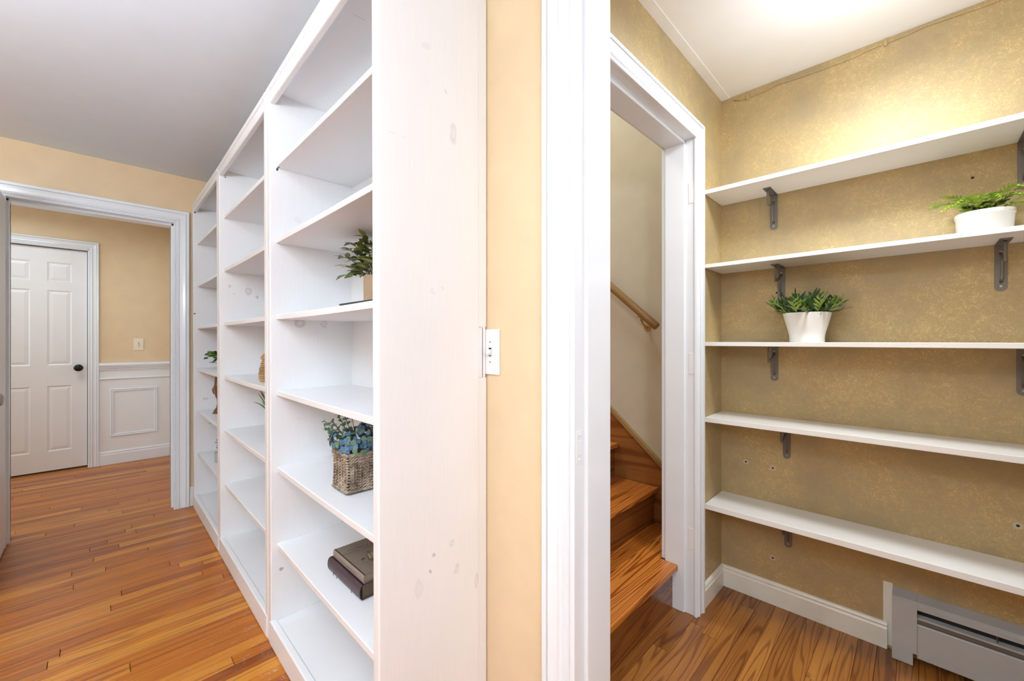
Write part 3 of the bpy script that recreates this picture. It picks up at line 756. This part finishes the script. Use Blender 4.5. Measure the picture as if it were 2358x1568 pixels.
# -- square seagrass basket with blue hydrangea and eucalyptus
zb = ZS[4]+.0035
BX0, BX1, BY0, BY1 = .572, .712, 1.306, 1.42; hB = .125
bc = Vector(((BX0+BX1)/2, (BY0+BY1)/2, zb))
t = thing('flower_basket', 'square woven seagrass basket of blue and green faux eucalyptus', 'basket', bc)
def sqpath(x0, x1, y0, y1, n, r=.005):
    pts = []; 
    segs = [((x0+r, y0), (x1-r, y0)), ((x1, y0+r), (x1, y1-r)), ((x1-r, y1), (x0+r, y1)), ((x0, y1-r), (x0, y0+r))]
    for (a, b) in segs:
        L = math.dist(a, b); m = max(2, int(L/n))
        for i in range(m+1): pts.append(((a[0]+(b[0]-a[0])*i/m), (a[1]+(b[1]-a[1])*i/m)))
    return pts
strands = bmesh.new(); nr = 13
for k in range(nr):
    z = zb+.006+(hB-.014)*k/(nr-1)
    tp = .003*math.sin(math.pi*k/(nr-1)*1.0)
    for ph in (0, math.pi):
        P = sqpath(BX0+tp, BX1-tp, BY0+tp, BY1-tp, .0045); c = (bc.x, bc.y); out = []
        for i, (x, y) in enumerate(P):
            o_ = .0030*math.cos(i*1.1+ph+k*math.pi); zz = .0030*math.sin(i*1.1+ph+k*math.pi)
            v = Vector((x-c[0], y-c[1], 0)).normalized()
            out.append((x+v.x*o_, y+v.y*o_, z+zz+rng.uniform(-.0006, .0006)))
        out.append(out[0]); tube(strands, out, .0028, 5, False)
obj('woven_strands', strands, 'wicker', t, smooth=True, kind='stuff')
for zz, rr, amp in ((zb+.0035, .0034, .003), (zb+hB-.004, .0038, .0035)):
    rim = bmesh.new()
    for ph in (0, 2.1, 4.2):
        P = sqpath(BX0-.001, BX1+.001, BY0-.001, BY1+.001, .004); out = []
        for i, (x, y) in enumerate(P):
            v = Vector((x-bc.x, y-bc.y, 0)).normalized(); a = i*.9+ph
            out.append((x+v.x*amp*math.cos(a), y+v.y*amp*math.cos(a), zz+amp*math.sin(a)))
        out.append(out[0]); tube(rim, out, rr*.8, 5, False)
    obj('braided_rim', rim, 'wicker', t, smooth=True)
stk = bmesh.new()
for i in range(5):
    for (x, y) in ((BX0+.02+i*.025, BY0-.0022), (BX0-.0022, BY0+.016+i*.021)):
        tube(stk, [(x, y, zb+.004), (x, y, zb+hB-.004)], .0016, 5)
obj('upright_stakes', stk, 'wicker', t)
obj('liner', box((BX0+.012, BY0+.012, zb), (BX1-.012, BY1-.012, zb+hB-.012)), 'stem', t)
rng = random.Random(9)
LB = [leafmesh('leaf', .0185, .0165, .1, 'leaf_blue', round_=True, seg=4), leafmesh('leaf', .021, .0185, .1, 'leaf_euc', round_=True, seg=4), leafmesh('leaf', .022, .0195, .15, 'leaf_shade', round_=True, seg=4)]
stems = bmesh.new(); nl = 0
top = Vector((bc.x, bc.y, zb+hB))
# hydrangea heads: blue petals on domes
for (hx, hy, hz, hr, n) in ((-.030, -.022, .030, .046, 90), (.01, -.032, .056, .046, 66), (-.045, .03, .040, .040, 56), (.045, -.035, .03, .036, 44)):
    cc = top+Vector((hx, hy, hz-.012))
    for i in range(n):
        a = rng.uniform(0, 6.28); e = math.asin(rng.uniform(-.4, 1))
        n_ = Vector((math.cos(a)*math.cos(e), math.sin(a)*math.cos(e), math.sin(e)))
        tang = n_.orthogonal().normalized(); tang.rotate(Matrix.Rotation(rng.random()*6.28, 3, n_))
        m = LB[0] if rng.random() < .74 else LB[1]
        q = (tang+n_*.35).normalized()
        o = bpy.data.objects.new('petal' if m is LB[0] else 'leaf', m); C.objects.link(o); o.parent = t
        zax = n_; xax = q; yax = zax.cross(xax).normalized(); zax = xax.cross(yax)
        o.rotation_mode = 'QUATERNION'; o.rotation_quaternion = Matrix((xax, yax, zax)).transposed().to_quaternion()
        o.location = cc+n_*hr-tang*.008-t.location; o.scale = (rng.uniform(.75, 1.15),)*3; nl += (m is LB[1])
sprays = [(-.06, .155, .065), (-.055, .12, .025), (-.05, .10, -.0), (-.03, .10, .105), (-.05, .06, .12), (-.01, .05, .125), (-.06, .09, .07), (.02, .0, .12), (.05, -.02, .115), (.08, -.03, .09), (.06, -.04, .06), (.09, .02, .11), (.07, .05, .10), (.10, -.05, .04), (-.07, .06, .02), (.03, .05, .125), (-.065, .14, .09), (-.04, .13, .085), (-.055, .10, .09), (-.06, .08, .045), (-.02, .08, .115), (-.045, .15, .045), (0, -.01, .12), (.03, -.05, .105)]
for sx, sy, sz in sprays:
    q = top+Vector((sx, sy, sz*.92)); b0 = top+Vector((sx*.2, sy*.2, -.03)); pts = arc(b0, q, .01, 7); tube(stems, pts, .0011, 5)
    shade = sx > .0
    for i in range(3, 8):
        for s in (0, 1):
            if nl > 299: break
            d = (pts[i]-pts[i-1]).normalized(); sd = d.cross(Vector((0, 0, 1))).normalized(); sd.rotate(Matrix.Rotation(i*1.57+s*math.pi, 3, d))
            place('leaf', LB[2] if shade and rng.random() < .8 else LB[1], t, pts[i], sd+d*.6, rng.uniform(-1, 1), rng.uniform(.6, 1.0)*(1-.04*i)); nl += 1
obj('stems', stems, 'stem', t)

# -- two books
zb = ZS[5]+.0008
def book(name, label, x0, x1, y0, y1, z0, h, mat, smat, pmat, rounded):
    t = thing(name, label, 'book', ((x0+x1)/2, (y0+y1)/2, z0))
    c = .0028
    for z in (z0, z0+h-c): obj('cover', box((x0+.004, y0, z), (x1, y1, z+c), .0008), mat, t)
    pg = bmesh.new(); n = 10
    prof = [(x0+.006, z0+c), (x1-.005, z0+c), (x1-.008, z0+h/2), (x1-.005, z0+h-c), (x0+.006, z0+h-c)]
    b = bmesh.new(); A = [b.verts.new((x, y0+.004, z)) for x, z in prof]; B = [b.verts.new((x, y1-.004, z)) for x, z in prof]
    for k in range(5): b.faces.new((A[k], A[(k+1) % 5], B[(k+1) % 5], B[k]))
    b.faces.new(A); b.faces.new(B); obj('pages', b, pmat, t)
    b = bmesh.new(); ro = []
    for k in range(n+1):
        a = math.pi*k/n; bulge = .012 if rounded else .004
        xo = x0+.006-bulge*math.sin(a)**.7; z = z0+h/2-(h/2)*math.cos(a)
        xi = xo+.0025
        ro.append((xo, xi, z))
    A = [b.verts.new((r[0], y0, r[2])) for r in ro]+[b.verts.new((r[1], y0, r[2])) for r in reversed(ro)]
    B = [b.verts.new((v.co.x, y1, v.co.z)) for v in A]; m = len(A)
    for k in range(m): b.faces.new((A[k], A[(k+1) % m], B[(k+1) % m], B[k]))
    for k in range(n):
        for L, f in ((A, 0), (B, 1)): b.faces.new((L[k], L[k+1], L[m-2-k], L[m-1-k]))
    obj('spine', b, smat, t, smooth=False)
    return t
b1 = book('book', 'thick dark maroon book lying flat under the taupe one', .577, .74, 1.217, 1.462, zb, .0445, 'maroon', 'maroon', 'page_dark', True)
for y in (1.40, 1.372, 1.262): obj('gilt_line', boxes([((.5648, y, zb+.010), (.5665, y+.0012, zb+.034))]), 'gilt', b1)
zb2 = zb+.0448
b2 = book('book', 'taupe clothbound book lying on top of the maroon book', .584, .735, 1.222, 1.450, zb2, .026, 'taupe', 'taupe_spine', 'page', False)
zt = zb2+.0262
def onbook(s, size, x, y, mat, shear=0, sq=1):
    bm = text_mesh(s, size, shear=shear, squeeze=sq)
    # text reads along +X, up is +Y
    bmesh.ops.translate(bm, verts=bm.verts, vec=(x, y, zt)); obj('lettering', bm, mat, b2)
cx = .660
onbook('The Making of', .0165, cx, 1.404, 'ink', .35, 1.0)
onbook('AMERICAN DEMOCRACY', .0125, cx, 1.386, 'ink', 0, .98)
onbook('READINGS AND DOCUMENTS', .0070, cx, 1.3735, 'ink_light', 0, 1.1)
onbook('BILLINGTON', .0068, .624, 1.433, 'ink_light'); onbook('LOEWENBERG', .0068, .662, 1.424, 'ink_light'); onbook('BROCKUNIER', .0068, .703, 1.433, 'ink_light')
# cover drawing: a covered cart with wheels and two dark figures
def flat(pts, mat, nm='cover_drawing', dz=.0):
    bm = bmesh.new(); bm.faces.new([bm.verts.new((x, y, zt+dz)) for x, y in pts]); obj(nm, bm, mat, b2)
def ell(x, y, a, b, mat, dz=.0001, n=14, rot=0): flat([(x+a*math.cos(2*math.pi*k/n)*math.cos(rot)-b*math.sin(2*math.pi*k/n)*math.sin(rot), y+a*math.cos(2*math.pi*k/n)*math.sin(rot)+b*math.sin(2*math.pi*k/n)*math.cos(rot)) for k in range(n)], mat, dz=dz)
flat([(.642, 1.300), (.652, 1.338), (.676, 1.342), (.690, 1.302)], 'tanprint')
flat([(.640, 1.298), (.643, 1.302), (.690, 1.304), (.690, 1.298)], 'ink', dz=.0001)
flat([(.642, 1.300), (.652, 1.338), (.654, 1.338), (.645, 1.300)], 'ink', dz=.0001); flat([(.656, 1.302), (.664, 1.338), (.665, 1.338), (.658, 1.302)], 'ink', dz=.0001)
flat([(.652, 1.338), (.676, 1.342), (.676, 1.340), (.653, 1.336)], 'ink', dz=.0001)
ell(.632, 1.318, .007, .0045, 'ink'); ell(.681, 1.322, .009, .013, 'ink'); ell(.626, 1.312, .003, .003, 'ink'); ell(.664, 1.350, .007, .005, 'ink_light')
ell(.650, 1.290, .005, .004, 'ink'); ell(.676, 1.292, .006, .004, 'ink'); ell(.69, 1.335, .006, .004, 'ink')
flat([(.61, 1.29), (.61, 1.2912), (.70, 1.2905), (.70, 1.288)], 'ink_light', dz=.00005)
def onspine(s, size, y, mat):
    bm = text_mesh(s, size)
    m = Matrix(((0, 0, -1), (-1, 0, 0), (0, 1, 0)))   # text x -> -Y, text y -> +Z, facing -X
    bmesh.ops.transform(bm, matrix=m.to_4x4(), verts=bm.verts); bmesh.ops.translate(bm, verts=bm.verts, vec=(.5856, y, zb2+.0125)); obj('lettering', bm, mat, b2)
onspine('1', .012, 1.437, 'ink'); onspine('The Making of American Democracy', .0088, 1.34, 'ink_light')

# -- rope jar with lid, middle bookcase
RJ = Vector((.602, 2.235, ZS[3]-.002))
t = thing('rope_jar', 'tan rope-woven jar with domed lid on the middle bookcase', 'jar', RJ)
bm = bmesh.new(); rad = [(.040, .004), (.0435, .012), (.045, .022), (.045, .032), (.0445, .042), (.043, .052), (.0415, .062), (.039, .072), (.0365, .082), (.034, .092), (.0315, .102), (.029, .110)]
for r, z in rad: 
    n = 40; pts = [(RJ.x+(r+.0012*math.sin(k*5+z*900))*math.cos(2*math.pi*k/n), RJ.y+(r+.0012*math.sin(k*5+z*900))*math.sin(2*math.pi*k/n), RJ.z+z) for k in range(n+1)]
    tube(bm, pts, .0054, 6, False)
obj('rope_coils', bm, 'rope', t, smooth=True)
obj('base', lathe(bmesh.new(), [(0, .002), (.04, .002), (.042, .02), (.03, .108), (0, .108)], RJ, 28), 'rope', t)
bm = bmesh.new()
for r, z in ((.037, .113), (.034, .120), (.029, .127), (.022, .133), (.013, .138), (.005, .141)):
    n = 32; tube(bm, [(RJ.x+r*math.cos(2*math.pi*k/n), RJ.y+r*math.sin(2*math.pi*k/n), RJ.z+z) for k in range(n+1)], .0055, 6, False)
obj('lid', bm, 'rope', t, smooth=True)

# -- spiky plant, middle bookcase
SP = Vector((.622, 2.185, ZS[4]-.002))
t = thing('spiky_plant', 'dark green spiky-leaved plant on the middle bookcase', 'plant', SP)
obj('pot', lathe(bmesh.new(), [(0, 0), (.036, 0), (.038, .002), (.045, .085), (.043, .086), (.040, .078), (0, .078)], SP, 36), 'pot', t)
obj('soil', lathe(bmesh.new(), [(0, .081), (.040, .080)], SP, 24), 'soil', t)
rng = random.Random(21)
def blade(p, q, w_, bend, mat='leaf_dark'):
    p, q = Vector(p), Vector(q); bm = bmesh.new(); rows = []; n = 8
    d = (q-p).normalized(); sd = (d.cross(Vector((.25, .95, -.1))).normalized()+Vector((0, .35, 0))).normalized()
    for i in range(n+1):
        s = i/n; c = p.lerp(q, s)+Vector((0, 0, bend*math.sin(math.pi*s))); ww = w_*(1-s)**.7*(.5+.5*min(1, s*4))+.0003
        rows.append([bm.verts.new(c+sd*ww), bm.verts.new(c+Vector((.0, 0, -ww*.4))), bm.verts.new(c-sd*ww)])
    for a, b in zip(rows, rows[1:]):
        for k in range(2): bm.faces.new((a[k], a[k+1], b[k+1], b[k]))
    return obj('leaf', bm, mat, t, smooth=True)
base = SP+Vector((0, 0, .08))
blade(base, (.545, 2.30, .892), .007, .03)
for q in ((.560, 2.285, .936), (.566, 2.27, .956), (.572, 2.30, .945), (.578, 2.24, .966), (.590, 2.27, .96), (.585, 2.22, .93), (.600, 2.23, .966), (.61, 2.20, .968), (.575, 2.25, .915), (.60, 2.16, .962), (.63, 2.12, .965), (.69, 2.10, .95), (.69, 2.25, .95), (.60, 2.10, .93), (.64, 2.05, .93), (.66, 2.28, .94), (.595, 2.25, .945), (.565, 2.24, .90)): blade(base, q, .007, .012)

# -- far bookcase: little green plant, carved figure, dark sprig in grey pot
LP = Vector((.60, 3.235, ZS[3]-.002))
t = thing('small_plant', 'small green plant peeping out on the fourth shelf of the farthest bookcase', 'plant', LP)
obj('pot', lathe(bmesh.new(), [(0, 0), (.034, 0), (.036, .003), (.040, .065), (.037, .066), (.036, .058), (0, .058)], LP, 32), 'pot', t)
rng = random.Random(5); lm2 = [leafmesh('leaf', .034, .022, .3, 'leaf_grass', seg=4), leafmesh('leaf', .030, .019, .4, 'leaf_dark', seg=4)]
stems = bmesh.new()
for tp in ((-.060, .22, .10), (-.055, .20, .080), (-.05, .20, .115), (-.045, .15, .11), (-.04, .17, .09), (-.03, .10, .05), (-.05, .18, .10), (.0, .05, .14), (.03, -.04, .14), (-.03, -.06, .12), (-.05, .16, .11)):
    pts = arc(LP+Vector((0, 0, .058)), LP+Vector(tp), .03, 7); tube(stems, pts, .001, 5)
    for i in range(3, 8):
        for s in (0, 1):
            a = rng.random()*6.28; place('leaf', rng.choice(lm2), t, pts[i], (math.cos(a), math.sin(a), rng.uniform(-.2, .5)), rng.uniform(-1, 1), rng.uniform(.8, 1.2))
obj('stems', stems, 'stem', t)
CF = Vector((.598, 3.395, ZS[4]-.002))
t = thing('carved_figure', 'polished brown carved wooden figure on the farthest bookcase', 'figurine', CF)
bm = bmesh.new()
path = [(0, .03, .0, .030), (0, .028, .010, .031), (0, .012, .022, .024), (.0, -.004, .045, .015), (0, -.012, .075, .012), (0, -.012, .10, .014), (0, -.002, .118, .020), (0, .014, .140, .024), (0, .035, .160, .027), (0, .046, .178, .024), (0, .048, .195, .018), (0, .047, .215, .0165), (0, .043, .235, .0155), (0, .046, .25, .013), (0, .048, .258, .009), (0, .05, .262, .003)]
tube(bm, [(CF.x+a, CF.y+b-.0, CF.z+c+.001) for a, b, c, r in path], [r*.85 for *_, r in path], 16)
obj('body', bm, 'carved', t, smooth=True)
obj('base', lathe(bmesh.new(), [(0, 0), (.030, 0), (.030, .004), (.024, .008), (0, .008)], CF+Vector((0, .028, 0)), 28), 'carved', t)
bm = tube(bmesh.new(), [(CF.x-.012, CF.y+.058, CF.z+.185), (CF.x-.018, CF.y+.064, CF.z+.160), (CF.x-.016, CF.y+.05, CF.z+.138), (CF.x-.01, CF.y+.03, CF.z+.128)], [.005, .008, .006, .003], 8)
obj('folded_arm', bm, 'carved', t, smooth=True)
DP = Vector((.585, 3.285, ZS[5]-.0015))
t = thing('small_plant', 'dark sprig in a slim grey pot low on the farthest bookcase', 'plant', DP)
obj('pot', lathe(bmesh.new(), [(0, 0), (.024, 0), (.026, .003), (.028, .065), (.026, .066), (.024, .060), (0, .060)], DP, 28), 'heater', t)
stems = bmesh.new(); lm3 = leafmesh('leaf', .014, .009, .3, 'leaf_shade', seg=4)
for k in range(9):
    a = k*2.4; tp = Vector((.012*math.cos(a)-.004, .020*math.sin(a)+.012, .10+.05*rng.random()))
    pts = arc(DP+Vector((0, 0, .06)), DP+tp, 0, 5); tube(stems, pts, .0008, 4)
    for i in range(1, 6):
        b = rng.random()*6.28; place('leaf', lm3, t, pts[i], (math.cos(b), math.sin(b), .4), rng.uniform(-1, 1), 1)
obj('stems', stems, 'stem_dark', t)

# -- grassy plant in tapered white pot on the middle pantry shelf
GP = Vector((2.035, .3235, 1.1832))
t = thing('potted_grass', 'bushy dark green grass plant in a tapered white pot', 'plant', GP)
bm = lathe(bmesh.new(), [(0, 0), (.0585, 0), (.0595, .002), (.0595, .024), (.0625, .040), (.082, .117), (.0815, .1185), (.0795, .117), (.074, .10), (0, .10)], GP, 64)
obj('pot', bm, 'pot', t, smooth=True); obj('soil', lathe(bmesh.new(), [(0, .103), (.075, .102)], GP, 32), 'soil', t)
rng = random.Random(33)
def sprig(L, n, mat, wl, ll, rngs):
    bm = bmesh.new(); d = Vector((1, 0, 0)); pts = [Vector((L*i/8, 0, -.10*L*(i/8)**2)) for i in range(9)]
    tube(bm, pts, [.0011]*7+[.0008, .0005], 4)
    for i in range(n):
        s = .3+.7*i/(n-1); b = pts[min(8, int(s*8))]; a = rngs.uniform(.3, .9)*(1 if i % 2 else -1); el = rngs.uniform(-.2, .6)
        dd = Vector((math.cos(a), math.sin(a), el)).normalized(); sd = dd.cross(Vector((0, 0, 1))).normalized(); up = sd.cross(dd)
        l = ll*rngs.uniform(.7, 1.2); rows = []
        for k in range(5):
            tt = k/4; w2 = wl*math.sin(math.pi*min(.97, tt*.9+.08))*.5+.0002
            c = b+dd*l*tt-Vector((0, 0, .1*l*tt*tt)); rows.append([bm.verts.new(c-sd*w2), bm.verts.new(c-up*w2*.35), bm.verts.new(c+sd*w2)])
        for A, B in zip(rows, rows[1:]):
            for k in range(2): bm.faces.new((A[k], A[k+1], B[k+1], B[k]))
    finish(bm, False); me = bpy.data.meshes.new('sprig'); bm.to_mesh(me); bm.free(); me.materials.append(M[mat]); return me
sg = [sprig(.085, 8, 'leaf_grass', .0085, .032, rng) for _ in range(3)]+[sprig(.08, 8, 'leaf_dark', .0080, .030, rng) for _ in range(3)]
for i in range(160):
    a = rng.random()*6.28; rr = math.sqrt(rng.random())*.068
    p = GP+Vector((rr*math.cos(a), rr*math.sin(a), .100)); b = a+rng.uniform(-.9, .9)
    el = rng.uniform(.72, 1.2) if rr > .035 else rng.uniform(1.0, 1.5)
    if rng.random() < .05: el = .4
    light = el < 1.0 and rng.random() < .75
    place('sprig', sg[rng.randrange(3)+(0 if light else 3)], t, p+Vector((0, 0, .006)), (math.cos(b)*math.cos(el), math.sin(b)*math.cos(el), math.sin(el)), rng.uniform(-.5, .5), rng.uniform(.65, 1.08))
for dx, dy, dz in ((-.01, -.085, .075), (-.02, -.09, .06), (.01, .07, .065), (0, .10, .045), (-.02, -.07, .085), (.0, -.1, .045)):
    place('sprig', sg[rng.randrange(6)], t, GP+Vector((dx*.5, dy*.5, .105)), (dx, dy, dz), 0, .92)

# -- fern in a low white pot on the second pantry shelf
FP = Vector((2.098, -.157, 1.5328))
t = thing('potted_fern', 'bright green fern in a low round white pot', 'plant', FP)
bm = lathe(bmesh.new(), [(0, 0), (.060, 0), (.063, .002), (.0665, .070), (.068, .071), (.069, .073), (.069, .0845), (.068, .0855), (.066, .085), (.064, .075), (0, .07)], FP, 64)
obj('pot', bm, 'pot', t, smooth=True); obj('soil', lathe(bmesh.new(), [(0, .076), (.064, .075)], FP, 32), 'soil', t)
def frond(p, q, bend, wl, nm='frond', mat='leaf_fern'):
    p, q = Vector(p), Vector(q); bm = bmesh.new(); n = 11; pts = arc(p, q, bend, n); tube(bm, pts, .0009, 4)
    for i in range(2, n+1):
        d = (pts[i]-pts[i-1]).normalized(); sd = d.cross(Vector((0, 0, 1))).normalized()
        prof = math.sin(math.pi*min(1, .15+.85*i/n))**.8
        for s in (-1, 1):
            L = wl*prof*rng.uniform(.85, 1.1)+.003; dd = (sd*s+d*.75+Vector((0, 0, rng.uniform(-.35, .1)))).normalized(); pw = d*.0044
            rows = []
            for k in range(4):
                tt = k/3; c = pts[i]+dd*L*tt+Vector((0, 0, -.12*L*tt*tt)); ww = (1-tt)**.6*(1 if k else .7)
                rows.append((bm.verts.new(c-pw*ww-Vector((0, 0, .0003))), bm.verts.new(c+pw*ww+Vector((0, 0, .0008)))))
            for A, B in zip(rows, rows[1:]): bm.faces.new((A[0], A[1], B[1], B[0]))
    return obj(nm, bm, mat, t)
b0 = FP+Vector((0, 0, .078)); rng = random.Random(12)
fr = [((-.06, .135, .035), .03, .030), ((-.05, .105, .075), .025, .028), ((-.075, .11, .012), .035, .028), ((-.09, .07, .03), .04, .026), ((-.08, .02, .045), .03, .024), ((-.085, -.03, .03), .04, .022), ((-.06, -.08, .06), .04, .026), ((-.03, -.12, .075), .03, .028), ((-.02, -.15, .02), .03, .026), ((0, -.135, -.02), .035, .024), ((.0, .05, .07), .02, .02), ((.02, .09, .04), .03, .022), ((-.05, -.1, .02), .04, .026), ((-.02, .03, .065), .02, .02), ((-.03, -.03, .06), .02, .02), ((.03, -.1, .05), .03, .022), ((-.04, .14, .055), .02, .026)]
for (q, bend, wl) in fr:
    frond(b0+Vector((q[0]*.12, q[1]*.12, 0)), b0+Vector(q), bend, wl)
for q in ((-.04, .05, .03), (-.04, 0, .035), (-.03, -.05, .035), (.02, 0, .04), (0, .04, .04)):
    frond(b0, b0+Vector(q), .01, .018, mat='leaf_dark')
